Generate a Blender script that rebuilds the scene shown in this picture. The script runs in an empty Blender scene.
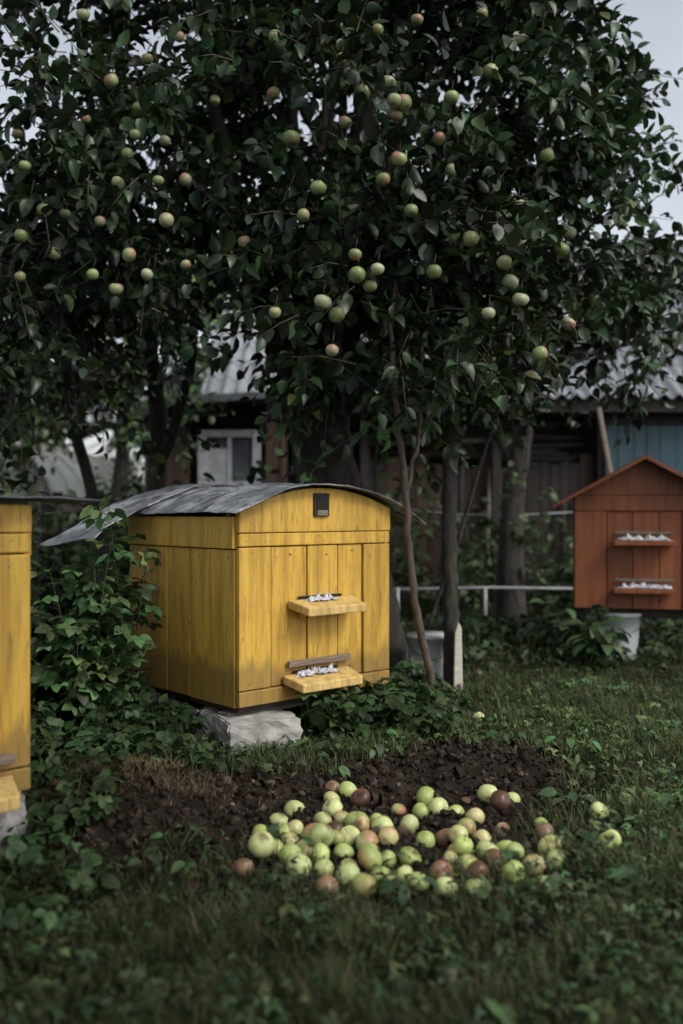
import bpy, math, numpy as np
from mathutils import Vector, noise
R = np.random.default_rng(11)
scene = bpy.context.scene
scene.view_settings.view_transform = 'Standard'
scene.view_settings.look = 'None'
scene.view_settings.exposure = 0

# ------------------------------------------------------------------ materials
def newmat(name):
    m = bpy.data.materials.new(name); m.use_nodes = True
    nt = m.node_tree; b = nt.nodes['Principled BSDF']
    return m, nt, b
def N(nt, t, **kw):
    n = nt.nodes.new(t)
    for k, v in kw.items(): setattr(n, k, v)
    return n
def L(nt, a, b): nt.links.new(a, b)
def noise_n(nt, vec, scale, detail=4, rough=.6):
    n = N(nt, 'ShaderNodeTexNoise'); n.inputs['Scale'].default_value = scale
    n.inputs['Detail'].default_value = detail; n.inputs['Roughness'].default_value = rough
    L(nt, vec, n.inputs['Vector']); return n
def ramp(nt, fac, stops):
    r = N(nt, 'ShaderNodeValToRGB'); e = r.color_ramp.elements
    while len(e) < len(stops): e.new(.5)
    for i, (p, c) in enumerate(stops):
        e[i].position = p; e[i].color = (*c, 1) if len(c) == 3 else c
    L(nt, fac, r.inputs[0]); return r
def mix(nt, fac, a, b, mode='MIX'):
    m = N(nt, 'ShaderNodeMix', data_type='RGBA', blend_type=mode)
    for s, v in ((0, fac), (6, a), (7, b)):
        if isinstance(v, (int, float)): m.inputs[s].default_value = v
        elif isinstance(v, tuple): m.inputs[s].default_value = (*v, 1)
        else: L(nt, v, m.inputs[s])
    return m.outputs[2]
def mapping(nt, scale, kind='Object'):
    tc = N(nt, 'ShaderNodeTexCoord'); mp = N(nt, 'ShaderNodeMapping')
    mp.inputs['Scale'].default_value = scale; L(nt, tc.outputs[kind], mp.inputs[0]); return mp.outputs[0]
def bump(nt, h, b, strength=.3, dist=.01):
    bp = N(nt, 'ShaderNodeBump'); bp.inputs['Strength'].default_value = strength
    bp.inputs['Distance'].default_value = dist
    L(nt, h, bp.inputs['Height']); L(nt, bp.outputs[0], b.inputs['Normal'])

def paint_wood(name, c1, c2, worn, grain=(28, 28, 2.2), wear=(.60, .72), rough=.55, grime=None):
    m, nt, b = newmat(name)
    g = noise_n(nt, mapping(nt, grain), 3, 6, .65)
    big = noise_n(nt, mapping(nt, (1, 1, 1)), 5, 5, .7)
    streak = noise_n(nt, mapping(nt, (14, 14, 1.2)), 1.6, 6, .6)
    oi = N(nt, 'ShaderNodeObjectInfo')
    base = mix(nt, big.outputs[0], c1, c2)
    var = N(nt, 'ShaderNodeMapRange'); var.inputs[3].default_value = .84; var.inputs[4].default_value = 1.06
    L(nt, oi.outputs['Random'], var.inputs[0])
    base = mix(nt, 1.0, base, var.outputs[0], 'MULTIPLY')
    st = ramp(nt, streak.outputs[0], [(.35, (.52, .46, .36)), (.56, (1, 1, 1))])
    base = mix(nt, .7, base, st.outputs[0], 'MULTIPLY')
    gr = ramp(nt, g.outputs[0], [(.33, (.55, .47, .36)), (.50, (1, 1, 1))])
    base = mix(nt, .6, base, gr.outputs[0], 'MULTIPLY')
    if grime:
        tc = N(nt, 'ShaderNodeTexCoord'); sx = N(nt, 'ShaderNodeSeparateXYZ'); L(nt, tc.outputs['Object'], sx.inputs[0])
        ad = N(nt, 'ShaderNodeMath', operation='MULTIPLY_ADD'); L(nt, streak.outputs[0], ad.inputs[0]); ad.inputs[1].default_value = -.26; L(nt, sx.outputs[2], ad.inputs[2])
        gm_ = ramp(nt, ad.outputs[0], [(0.0, (.6, .6, .6)), (.05, (0, 0, 0))])
        base = mix(nt, gm_.outputs[0], base, grime)
    spots = noise_n(nt, mapping(nt, (1.6, 1.6, .8)), 26, 4, .7)
    w = ramp(nt, spots.outputs[0], [(wear[0], (0, 0, 0)), (wear[1], (1, 1, 1))])
    base = mix(nt, w.outputs[0], base, worn)
    flk = noise_n(nt, mapping(nt, (46, 46, 4)), 2.2, 5, .7)
    w2 = ramp(nt, flk.outputs[0], [(.62, (0, 0, 0)), (.65, (.85, .85, .85))])
    base = mix(nt, w2.outputs[0], base, worn)
    L(nt, base, b.inputs['Base Color'])
    b.inputs['Roughness'].default_value = rough
    bump(nt, g.outputs[0], b, .5, .005)
    return m
def simple(name, c1, c2, scale=8, rough=.8, bstr=.4, bdist=.01, stretch=(1, 1, 1), metal=0, detail=6):
    m, nt, b = newmat(name)
    n = noise_n(nt, mapping(nt, stretch), scale, detail, .65)
    r = ramp(nt, n.outputs[0], [(.32, c1), (.68, c2)])
    L(nt, r.outputs[0], b.inputs['Base Color'])
    b.inputs['Roughness'].default_value = rough; b.inputs['Metallic'].default_value = metal
    bump(nt, n.outputs[0], b, bstr, bdist); return m
def attr_mat(name, rough=.5, spec=.5, trans=0.0, nscale=40, lo=.7, hi=1.2, bs=.0):
    m, nt, b = newmat(name)
    a = N(nt, 'ShaderNodeAttribute', attribute_name='Col')
    n = noise_n(nt, mapping(nt, (1, 1, 1)), nscale, 3)
    mr = N(nt, 'ShaderNodeMapRange'); mr.inputs[1].default_value = .3; mr.inputs[2].default_value = .7
    mr.inputs[3].default_value = lo; mr.inputs[4].default_value = hi; L(nt, n.outputs[0], mr.inputs[0])
    c = mix(nt, 1.0, a.outputs[0], mr.outputs[0], 'MULTIPLY')
    L(nt, c, b.inputs['Base Color']); b.inputs['Roughness'].default_value = rough
    b.inputs['Specular IOR Level'].default_value = spec
    if bs: bump(nt, n.outputs[0], b, bs, .003)
    if trans:
        t = N(nt, 'ShaderNodeBsdfTranslucent'); L(nt, c, t.inputs[0])
        ms = N(nt, 'ShaderNodeMixShader'); ms.inputs[0].default_value = trans
        out = nt.nodes['Material Output']; L(nt, b.outputs[0], ms.inputs[1]); L(nt, t.outputs[0], ms.inputs[2])
        L(nt, ms.outputs[0], out.inputs[0])
    return m

YEL = paint_wood('yellow_paint', (.68, .42, .065), (.55, .33, .045), (.17, .11, .05), wear=(.64, .72), grime=(.13, .085, .035))
BOARD = paint_wood('yellow_board_paint', (.74, .53, .20), (.62, .43, .14), (.28, .2, .12), wear=(.6, .74))
RED = paint_wood('red_brown_paint', (.27, .080, .026), (.20, .058, .019), (.08, .035, .02), wear=(.6, .74))
RAW = simple('weathered_wood', (.08, .065, .05), (.23, .19, .15), 4, .85, .5, .006, (3, 3, 22))
GREYW = simple('grey_wood_strip', (.10, .07, .05), (.26, .20, .15), 5, .85, .5, .004, (2, 30, 30))
FENCE = paint_wood('fence_wood', (.072, .034, .024), (.042, .024, .018), (.028, .023, .02), wear=(.5, .7), rough=.85)
DARKW = simple('dark_wood', (.012, .010, .009), (.038, .031, .026), 4, .9, .4, .01, (3, 3, 14))
BLUE = paint_wood('blue_paint', (.016, .070, .10), (.012, .052, .076), (.05, .06, .06), wear=(.6, .75))
WHITEP = simple('white_paint', (.20, .215, .23), (.36, .38, .40), 7, .6, .2, .004)
GLASS = simple('dark_glass', (.03, .036, .042), (.08, .09, .10), 3, .15, .05, .002)
CONC = simple('old_concrete', (.16, .155, .14), (.48, .47, .44), 9, .95, .8, .012, detail=9)
SLATE = simple('slate_roof', (.14, .15, .165), (.26, .28, .30), 5, .85, .4, .01, (1, .4, 1))
BLACK = simple('dark_hole', (.006, .005, .004), (.015, .012, .01), 5, .95)
RAG = simple('rag_cloth', (.20, .22, .27), (.70, .70, .72), 55, .9, .6, .004)
STAKE = simple('pale_wood', (.45, .40, .32), (.75, .70, .60), 6, .8, .4, .003, (4, 4, 25))
PLASTIC = simple('white_plastic', (.34, .36, .37), (.48, .5, .5), 4, .4, .05, .002)
FILM = simple('greenhouse_film', (.12, .14, .14), (.24, .27, .27), 2.5, .45, .3, .02)
BARK = simple('bark', (.015, .013, .011), (.072, .064, .054), 9, .95, 1.0, .03, (3, 3, .8), detail=9)
BARK2 = simple('young_bark', (.035, .024, .018), (.11, .08, .06), 12, .85, .6, .006, (3, 3, 1), detail=8)
def metal():
    m, nt, b = newmat('galvanised_sheet')
    n = noise_n(nt, mapping(nt, (1, 1, 1)), 5, 9, .75)
    n2 = noise_n(nt, mapping(nt, (3, 7, 3)), 2.6, 6, .6)
    r = ramp(nt, n.outputs[0], [(.36, (.10, .115, .125)), (.48, (.22, .24, .26)), (.55, (.42, .44, .46)), (.68, (.66, .68, .70))])  # pale stops paint wet highlights and reflections onto the weathered grey
    r2 = ramp(nt, n2.outputs[0], [(.53, (0, 0, 0)), (.60, (1, 1, 1))])
    c = mix(nt, r2.outputs[0], r.outputs[0], (.10, .10, .10))
    L(nt, c, b.inputs['Base Color']); b.inputs['Metallic'].default_value = .3
    rr = ramp(nt, n.outputs[0], [(.3, (.5, .5, .5)), (.7, (.20, .20, .20))]); L(nt, rr.outputs[0], b.inputs['Roughness'])
    bump(nt, n2.outputs[0], b, .8, .035); return m
METAL = metal()
DMETAL = simple('dark_sheet_metal', (.05, .055, .06), (.13, .14, .15), 6, .45, .2, .01, metal=.3)
LEAF = attr_mat('apple_leaf', .40, .42, .10, 30, .75, 1.25)
WEED = attr_mat('weed_leaf', .5, .35, .2, 30, .7, 1.25)
GRASSM = attr_mat('grass_blade', .6, .25, .2, 6, .6, 1.35)
APPLE = attr_mat('apple_skin', .36, .42, 0, 60, .85, 1.08)
CLOD = attr_mat('soil_clod', .95, .1, 0, 60, .5, 1.4, .6)

# ------------------------------------------------------------------ mesh helpers
class MB:
    def __init__(s): s.V = []; s.F = []; s.S = []; s.C = []; s.M = []; s.n = 0
    def add(s, V, flat, sizes, col=(1, 1, 1), mat=0):
        V = np.asarray(V, float).reshape(-1, 3)
        s.V.append(V); s.F.append(np.asarray(flat, np.int64).ravel() + s.n); sizes = np.asarray(sizes).ravel()
        s.S.append(sizes); c = np.empty((len(V), 4)); c[:, 3] = 1; c[:, :3] = np.asarray(col).reshape(-1, 3) if np.ndim(col) > 1 else col
        s.C.append(c); s.M.append(np.full(len(sizes), mat)); s.n += len(V)
    def inst(s, tv, tf, M, T, col, mat=0):
        n = len(T); k = len(tv)
        V = np.einsum('nij,kj->nki', M, tv) + T[:, None]
        flat = np.concatenate([np.array(f) for f in tf]); sz = np.array([len(f) for f in tf])
        F = flat[None] + (np.arange(n) * k)[:, None]
        c = col if col.ndim == 3 else np.repeat(col[:, None], k, 1)
        s.add(V, F, np.tile(sz, n), c.reshape(-1, 3), mat)
    def obj(s, name, mats, smooth=True, parent=None):
        me = bpy.data.meshes.new(name)
        V = np.concatenate(s.V); F = np.concatenate(s.F); S = np.concatenate(s.S)
        me.vertices.add(len(V)); me.vertices.foreach_set('co', V.ravel())
        me.loops.add(len(F)); me.loops.foreach_set('vertex_index', F.astype(np.int32))
        me.polygons.add(len(S)); me.polygons.foreach_set('loop_start', (np.cumsum(S) - S).astype(np.int32))
        me.polygons.foreach_set('material_index', np.concatenate(s.M).astype(np.int32))
        me.polygons.foreach_set('use_smooth', np.full(len(S), smooth))
        me.update(calc_edges=True)
        a = me.color_attributes.new('Col', 'FLOAT_COLOR', 'POINT'); a.data.foreach_set('color', np.concatenate(s.C).ravel())
        for m in mats: me.materials.append(m)
        o = bpy.data.objects.new(name, me); scene.collection.objects.link(o)
        if parent: o.parent = parent
        return o
    def tube(s, pts, rad, sides=8, mat=0, wob=0.0, col=(1, 1, 1)):
        P = np.asarray(pts, float); n = len(P); rad = np.asarray(rad, float)
        T = np.gradient(P, axis=0); T /= np.linalg.norm(T, axis=1)[:, None] + 1e-9
        ref = np.array([1, 0, 0.]) if abs(T[:, 0]).mean() < .8 else np.array([0, 1., 0])
        X = np.cross(T, ref); X /= np.linalg.norm(X, axis=1)[:, None]; Y = np.cross(T, X)
        a = np.arange(sides) / sides * 2 * np.pi
        rr = rad[:, None] * (1 + wob * R.normal(size=(n, sides)))
        V = P[:, None] + rr[..., None] * (X[:, None] * np.cos(a)[None, :, None] + Y[:, None] * np.sin(a)[None, :, None])
        i, j = np.meshgrid(np.arange(n - 1), np.arange(sides), indexing='ij'); j2 = (j + 1) % sides
        F = np.stack([i * sides + j, i * sides + j2, (i + 1) * sides + j2, (i + 1) * sides + j], -1)
        flat = np.concatenate([F.ravel(), np.arange(sides)[::-1], (n - 1) * sides + np.arange(sides)])
        s.add(V, flat, np.concatenate([np.full(F.shape[0] * F.shape[1], 4), [sides, sides]]), col, mat)
def smooth_path(pts, n=10, jit=0.0):
    P = np.asarray(pts, float); t = np.linspace(0, len(P) - 1, n * (len(P) - 1) + 1)
    out = []
    for u in t:
        i = min(int(u), len(P) - 2); f = u - i
        p0, p1, p2, p3 = P[max(i - 1, 0)], P[i], P[i + 1], P[min(i + 2, len(P) - 1)]
        out.append(.5 * (2 * p1 + (p2 - p0) * f + (2 * p0 - 5 * p1 + 4 * p2 - p3) * f * f + (3 * p1 - p0 - 3 * p2 + p3) * f ** 3))
    out = np.array(out); out[1:-1] += R.normal(size=out[1:-1].shape) * jit
    return out
def norm(a): return a / (np.linalg.norm(a, axis=-1, keepdims=True) + 1e-9)
def frames(d, up):
    y = norm(d); x = norm(np.cross(y, up)); z = np.cross(x, y)
    return np.stack([x, y, z], -1)
def empty(name, loc=(0, 0, 0), rz=0):
    e = bpy.data.objects.new(name, None); e.location = loc; e.rotation_euler[2] = rz
    scene.collection.objects.link(e); return e
def prism(name, poly, y0, y1, mat, parent=None, bev=.003, axis='y'):
    n = len(poly)
    if axis == 'y': V = [(x, y0, z) for x, z in poly] + [(x, y1, z) for x, z in poly]
    else: V = [(y0, x, z) for x, z in poly] + [(y1, x, z) for x, z in poly]
    F = [list(range(n)), list(range(2 * n - 1, n - 1, -1))] + [[(i + 1) % n, i, i + n, (i + 1) % n + n] for i in range(n)]
    me = bpy.data.meshes.new(name); me.from_pydata(V, [], F)
    import bmesh
    bm = bmesh.new(); bm.from_mesh(me); bmesh.ops.recalc_face_normals(bm, faces=bm.faces); bm.to_mesh(me); bm.free()
    me.materials.append(mat); o = bpy.data.objects.new(name, me); scene.collection.objects.link(o)
    if parent: o.parent = parent
    if bev:
        b = o.modifiers.new('bevel', 'BEVEL'); b.width = bev; b.segments = 2; b.limit_method = 'ANGLE'
    return o
def box(name, a, b, mat, parent=None, bev=.003):
    return prism(name, [(a[0], a[2]), (b[0], a[2]), (b[0], b[2]), (a[0], b[2])], a[1], b[1], mat, parent, bev)
def lump(name, c, s, mat, parent=None, rough=.25, sub=3, rz=0, freq=5, boxy=False, rx=0):
    import bmesh
    bm = bmesh.new()
    if boxy:
        bmesh.ops.create_cube(bm, size=2); bmesh.ops.bevel(bm, geom=bm.edges[:], offset=.06, segments=2, affect='EDGES')
        bmesh.ops.subdivide_edges(bm, edges=bm.edges[:], cuts=5, use_grid_fill=True)
    else: bmesh.ops.create_icosphere(bm, subdivisions=sub, radius=1)
    off = Vector(R.normal(size=3) * 10)
    for v in bm.verts:
        q = Vector((v.co.x * s[0], v.co.y * s[1], v.co.z * s[2]))
        pp = v.co * freq * .3 if boxy else q * freq
        d = noise.fractal(pp + off, .7, 2, 4) * rough
        v.co = q * (1 + d)
    me = bpy.data.meshes.new(name); bm.to_mesh(me); bm.free()
    for p in me.polygons: p.use_smooth = not boxy
    me.materials.append(mat); o = bpy.data.objects.new(name, me); o.location = c; o.rotation_euler = (rx, 0, rz)
    scene.collection.objects.link(o)
    if parent: o.parent = parent
    return o
def rag(name, x0, x1, y, z, parent, rng):
    """crumpled strip of cloth: a heavily creased sheet folded over itself"""
    m = MB(); nu, nv = 90, 30; off = rng.uniform(0, 50); w = .040
    V = []
    for i in range(nu):
        for j in range(nv):
            u, v = i / (nu - 1), j / (nv - 1)
            p = Vector((u * (x1 - x0) * 30 + off, v * 2.4, off)); n1 = noise.fractal(p, .8, 2.2, 4); n2 = noise.fractal(p + Vector((9, 7, 3)), .8, 2.2, 4)
            edge = min(1, min(u, 1 - u) * 6)
            V.append((x0 + (x1 - x0) * u + .014 * n1, y + w * (v - .5) * (1.2 + .7 * n2) * (.5 + .5 * edge), z + (.005 + .028 * abs(n1) + .020 * abs(n2)) * (.3 + .7 * math.sin(math.pi * v)) * edge))
    i, j = np.meshgrid(np.arange(nu - 1), np.arange(nv - 1), indexing='ij')
    F = np.stack([i * nv + j, (i + 1) * nv + j, (i + 1) * nv + j + 1, i * nv + j + 1], -1)
    m.add(V, F, np.full(i.size, 4)); return m.obj(name, [RAG], True, parent)

# ------------------------------------------------------------------ terrain
def gauss(x, y, cx, cy, sx, sy): return np.exp(-((x - cx) / sx) ** 2 - ((y - cy) / sy) ** 2)
def wob(x, y): return np.sin(x * 3.1 + 1.3 * np.sin(y * 2.3)) * np.sin(y * 2.7 + 1.1 * np.sin(x * 1.9))
def fine(x, y): return np.sin(x * 17 + 2 * np.sin(y * 13)) * np.sin(y * 19 + 2 * np.sin(x * 11))
def dirt(x, y):
    d = 1.15 * gauss(x, y, .44, 3.48, .44, .34) + 1.1 * gauss(x, y, -.68, 2.86, .42, .50) + 1.0 * gauss(x, y, .20, 2.76, .54, .50) + .8 * gauss(x, y, -.1, 3.10, .75, .28)
    return np.clip(d * (1 + .34 * fine(x * .8, y * .8)) + .12 * fine(x * 1.6, y * 1.6) * (d > .12), 0, 1)
def H(x, y):
    near = np.exp(-(np.maximum(np.hypot(x, y - 3) - 6, 0) / 6) ** 2)
    h = .012 * wob(x, y) + .008 * fine(x * .6, y * .6)
    h = h + .075 * gauss(x, y, .45, 3.5, .33, .25) + .13 * gauss(x, y, -.70, 3.0, .26, .30) + .05 * gauss(x, y, -.42, 2.85, .16, .16) + .022 * dirt(x, y) * fine(x * 1.7, y * 1.7)
    return h * near
xs = np.unique(np.concatenate([np.linspace(-4, 4, 440), np.linspace(-12, 12, 60), np.sign(np.linspace(-1, 1, 41)) * 12 + np.sign(np.linspace(-1, 1, 41)) * np.linspace(-1, 1, 41) ** 2 * 240]))
ys = np.unique(np.concatenate([np.linspace(.5, 8, 400), np.linspace(-12, 16, 60), -12 - np.linspace(0, 1, 20) ** 2 * 150, 16 + np.linspace(0, 1, 20) ** 2 * 350]))
gx, gy = np.meshgrid(xs, ys, indexing='ij')
g = MB(); nx, ny = gx.shape
i, j = np.meshgrid(np.arange(nx - 1), np.arange(ny - 1), indexing='ij')
F = np.stack([i * ny + j, (i + 1) * ny + j, (i + 1) * ny + j + 1, i * ny + j + 1], -1)
D = dirt(gx, gy)
g.add(np.stack([gx, gy, H(gx, gy)], -1), F, np.full(i.size, 4), np.stack([D, D, D], -1).reshape(-1, 3))
gm, nt, b = newmat('ground_soil_and_moss')
at = N(nt, 'ShaderNodeAttribute', attribute_name='Col')
n1 = noise_n(nt, mapping(nt, (1, 1, 1)), 14, 10, .75); n2 = noise_n(nt, mapping(nt, (1, 1, 1)), 3, 6)
soil = ramp(nt, n1.outputs[0], [(.3, (.009, .007, .005)), (.5, (.027, .020, .015)), (.72, (.062, .048, .037))])
grs = ramp(nt, n2.outputs[0], [(.3, (.012, .015, .007)), (.7, (.028, .036, .013))])
L(nt, mix(nt, at.outputs['Fac'], grs.outputs[0], soil.outputs[0]), b.inputs['Base Color']); b.inputs['Roughness'].default_value = .95
b.inputs['Specular IOR Level'].default_value = .15
bump(nt, n1.outputs[0], b, 1.0, .03)
g.obj('ground', [gm])

# ------------------------------------------------------------------ leaf templates
def leaf_tmpl(w=.5, fold=.14, curl=.18):
    st = [(.0, .0), (.22, .82), (.5, 1.0), (.78, .66), (1.0, 0)]
    v = [(0, 0, 0)]
    for t, k in st[1:4]:
        z = -curl * t * t; hw = w * .5 * k
        v += [(-hw, t, z + fold * k), (0, t, z), (hw, t, z + fold * k)]
    v.append((0, 1, -curl * 1.15))
    f = [(0, 2, 1), (0, 3, 2)]
    for a in (1, 4): f += [(a, a + 1, a + 4, a + 3), (a + 1, a + 2, a + 5, a + 4)]
    f += [(7, 8, 10), (8, 9, 10)]
    return np.array(v, float), f
def trio_tmpl(w=.75):
    tv, tf = leaf_tmpl(w, .1, .2); V = []; Fc = []
    for k, a in enumerate((-1.25, 0, 1.25)):
        c, s = math.cos(a), math.sin(a); rot = np.array([[c, -s, 0], [s, c, 0], [0, 0, 1]])
        V.append((tv * (.85 if a else 1)) @ rot.T); Fc += [tuple(q + k * len(tv) for q in f) for f in tf]
    return np.concatenate(V), Fc
LV, LF = leaf_tmpl(.60, .12, .22); L2V, L2F = leaf_tmpl(.62, .05, .35); TV, TF = trio_tmpl(); T2V, T2F = trio_tmpl(.5)

# ------------------------------------------------------------------ tree crowns
def crown(mb, blobs, rng, cl_den, twigs=5, nl=10, ll=(.072, .115), base=(.024, .049, .019), avoid=None, spread=.12, csd=.40):
    cents = []
    for (cx, cy, cz, rx, ry, rz, den) in blobs:
        n = max(3, int(cl_den * den * 4.19 * rx * ry * rz))
        d = norm(rng.normal(size=(n, 3))); u = rng.uniform(.18, 1, n) ** (1 / 3)
        c = np.array([cx, cy, cz]); p = c + d * u[:, None] * np.array([rx, ry, rz])
        cents.append((p, d))
    P = np.concatenate([p for p, _ in cents]); Dr = np.concatenate([d for _, d in cents])
    K = np.repeat(np.arange(len(P)), twigs)
    b0 = P[K] + rng.normal(size=(len(K), 3)) * spread
    dr = norm(Dr[K] * .7 + rng.normal(size=(len(K), 3)) * .55 + np.array([0, 0, .05]))
    ln = rng.uniform(.16, .38, len(K))
    ts = np.array([0, .5, 1.0]); side = norm(np.cross(dr, np.array([.3, .2, 1.]))); s2 = np.cross(dr, side)
    ring = []
    for t in ts:
        c = b0 + dr * (ln * t)[:, None] + np.array([0, 0, -1.]) * (ln * .25 * t * t)[:, None]
        r = .0035 * (1.2 - t * .8)
        for a in (0, 2.09, 4.19): ring.append(c + (side * math.cos(a) + s2 * math.sin(a)) * r)
    V = np.stack(ring, 1); nT = len(K)
    fl = []
    for q in (0, 3):
        for a in range(3): fl += [q + a, q + (a + 1) % 3, q + 3 + (a + 1) % 3, q + 3 + a]
    fl = np.array(fl)
    mb.add(V, fl[None] + (np.arange(nT) * 9)[:, None], np.full(nT * 6, 4), (.05, .04, .03), 1)
    k = np.repeat(np.arange(nT), nl); t = np.tile(np.linspace(.08, 1.0, nl), nT) + rng.normal(size=nT * nl) * .03
    phi = np.tile(np.arange(nl) * 2.4, nT) + np.repeat(rng.uniform(0, 6.28, nT), nl)
    pos = b0[k] + dr[k] * (ln[k] * t)[:, None] + np.array([0, 0, -1.]) * (ln[k] * .25 * t * t)[:, None]
    rad = side[k] * np.cos(phi)[:, None] + s2[k] * np.sin(phi)[:, None]
    ld = norm(rad + dr[k] * (.35 + .5 * t[:, None]) + np.array([0, 0, -.22]) + rng.normal(size=rad.shape) * .3)
    up = norm(np.array([0, 0, 1.]) + rng.normal(size=rad.shape) * .5 + rad * .2)
    Lr = rng.uniform(*ll, len(k)) * (1 - .25 * np.clip(t, 0, 1))
    pos = pos + ld * .012
    keep = np.ones(len(k), bool)
    if avoid is not None:
        mid = pos + ld * Lr[:, None] * .5
        for a in avoid:
            dd = mid - a[:3]; keep &= ~((np.linalg.norm(dd * np.array([1, .45, 1]), axis=1) < a[3] * 1.1) & (dd[:, 1] < .07))
    M = frames(ld, up) * Lr[:, None, None]
    M[:, :, 0] *= rng.uniform(.8, 1.2, len(k))[:, None]; M[:, :, 2] *= rng.uniform(.2, 1.9, len(k))[:, None]
    clv = np.exp(rng.normal(size=len(P)) * csd)[K][k]
    c = np.array(base)[None] * (clv * np.exp(rng.normal(size=len(k)) * .28))[:, None]
    yel = rng.random(len(k)) < .015; c[yel] = c[yel] * np.array([3.0, 1.9, 1.2])
    c[:, 0] *= rng.uniform(.85, 1.3, len(k)); c[:, 2] *= rng.uniform(.8, 1.3, len(k))
    mb.inst(LV, LF, M[keep], pos[keep], c[keep], 0)
    return P

def apple_tmpl(nu=16, nv=12):
    v = []
    for a in range(nv + 1):
        t = math.pi * a / nv
        rho = math.sin(t) * (1 + .09 * math.cos(t)); z = .9 * math.cos(t)
        z -= (.30 if z > 0 else -.2) * math.exp(-(rho / .3) ** 2)
        if a in (0, nv): v.append((0, 0, z))
        else:
            for u in range(nu):
                p = 2 * math.pi * u / nu; rr = rho * (1 + .018 * math.cos(5 * p)); v.append((rr * math.cos(p), rr * math.sin(p), z))
    f = [(0, 1 + u, 1 + (u + 1) % nu) for u in range(nu)]
    for a in range(nv - 2):
        for u in range(nu):
            A = 1 + a * nu; f.append((A + u, A + nu + u, A + nu + (u + 1) % nu, A + (u + 1) % nu))
    A = 1 + (nv - 2) * nu; f += [(A + u, A + nu, A + (u + 1) % nu) for u in range(nu)]
    s = len(v)
    for z, r, dx in ((.55, .035, 0), (.95, .03, .05), (1.2, .045, .14)):
        for u in range(4): v.append((dx + r * math.cos(u * 1.57), r * math.sin(u * 1.57), z))
    for q in (0, 4):
        for u in range(4): f.append((s + q + u, s + q + (u + 1) % 4, s + q + 4 + (u + 1) % 4, s + q + 4 + u))
    return np.array(v), f, s
AV, AF, ASt = apple_tmpl()
def apples(mb, pos, rad, rng, hang=True, pal=None, blush=.5, mat=0, red=(.40, .13, .09)):
    n = len(pos); pos = np.asarray(pos)
    if hang: up = norm(np.array([0, 0, 1.]) + rng.normal(size=(n, 3)) * .25)
    else: up = norm(rng.normal(size=(n, 3)) + np.array([0, 0, .5]))
    x = norm(np.cross(up, rng.normal(size=(n, 3)))); y = np.cross(up, x)
    M = np.stack([x, y, up], -1) * np.asarray(rad)[:, None, None]
    M = M * rng.uniform(.90, 1.08, (n, 1, 3))
    base = pal[rng.integers(0, len(pal), n)] * rng.uniform(.75, 1.15, (n, 1))
    bd = norm(rng.normal(size=(n, 3)) + np.array([.2, -.3, .6])); wn = norm(np.einsum('nij,kj->nki', M, AV))
    f = np.clip(np.einsum('nki,ni->nk', wn, bd) * 1.3 - .1 + rng.normal(size=(n, len(AV))) * .07, 0, 1) * (rng.random(n) < blush)[:, None] * rng.uniform(.3, .85, n)[:, None]
    col = base[:, None] * (1 - f[..., None]) + np.array(red) * f[..., None]
    bd2 = norm(rng.normal(size=(n, 3)) + np.array([0, -.5, .3])); f2 = np.clip((np.einsum('nki,ni->nk', wn, bd2) - .80) * 6, 0, 1) * (rng.random(n) < (0 if hang else .4))[:, None]
    col = col * (1 - f2[..., None] * .8) + np.array([.12, .06, .03]) * f2[..., None] * .8
    col[:, ASt:] = (.05, .035, .02)
    mb.inst(AV, AF, M, pos, col, mat)

PAL_T = np.array([[.26, .32, .13], [.32, .36, .17], [.21, .27, .10], [.36, .38, .22]])
PAL_G = np.array([[.46, .54, .19], [.56, .60, .26], [.40, .49, .15], [.56, .52, .24], [.52, .58, .24]])

A_main = [(.23, 4.0, 2.62), (.24, 3.98, 2.43), (.175, 4.0, 2.35), (.155, 4.1, 3.03), (.057, 3.95, 2.02), (.065, 3.97, 1.94), (-.28, 4.0, 1.79), (.15, 3.95, 1.96),
 (.75, 4.0, 2.08), (.75, 3.98, 1.84), (.61, 3.95, 1.775), (.685, 4.0, 2.0), (.835, 4.0, 1.615), (-.04, 4.0, 1.63), (-.16, 4.0, 2.2), (-.08, 4.05, 1.845), (.545, 4.0, 2.1),
 (.94, 4.05, 2.07), (.09, 4.1, 2.76), (.2, 4.1, 2.80), (-.22, 4.15, 2.58), (.015, 4.1, 2.63), (.39, 4.0, 1.96), (.48, 4.15, 2.76), (-.3, 4.3, 3.1), (.66, 4.2, 2.9), (.5, 4.3, 2.5),
 (.95, 4.4, 2.6), (1.1, 4.6, 2.3), (1.25, 4.7, 2.0), (-.45, 4.4, 2.2), (.0, 4.2, 2.95), (.33, 4.15, 3.1), (.26, 3.97, 2.66),
 (.22, 3.95, 2.66), (.12, 4.0, 1.90), (-.10, 4.1, 2.35), (.30, 4.1, 2.25), (-.02, 4.1, 1.80), (.62, 4.2, 3.15), (.80, 4.3, 2.35), (-.30, 4.2, 2.8), (1.05, 4.6, 3.0), (.43, 4.2, 2.60), (.72, 4.05, 1.93), (1.05, 4.4, 1.82)]
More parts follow.
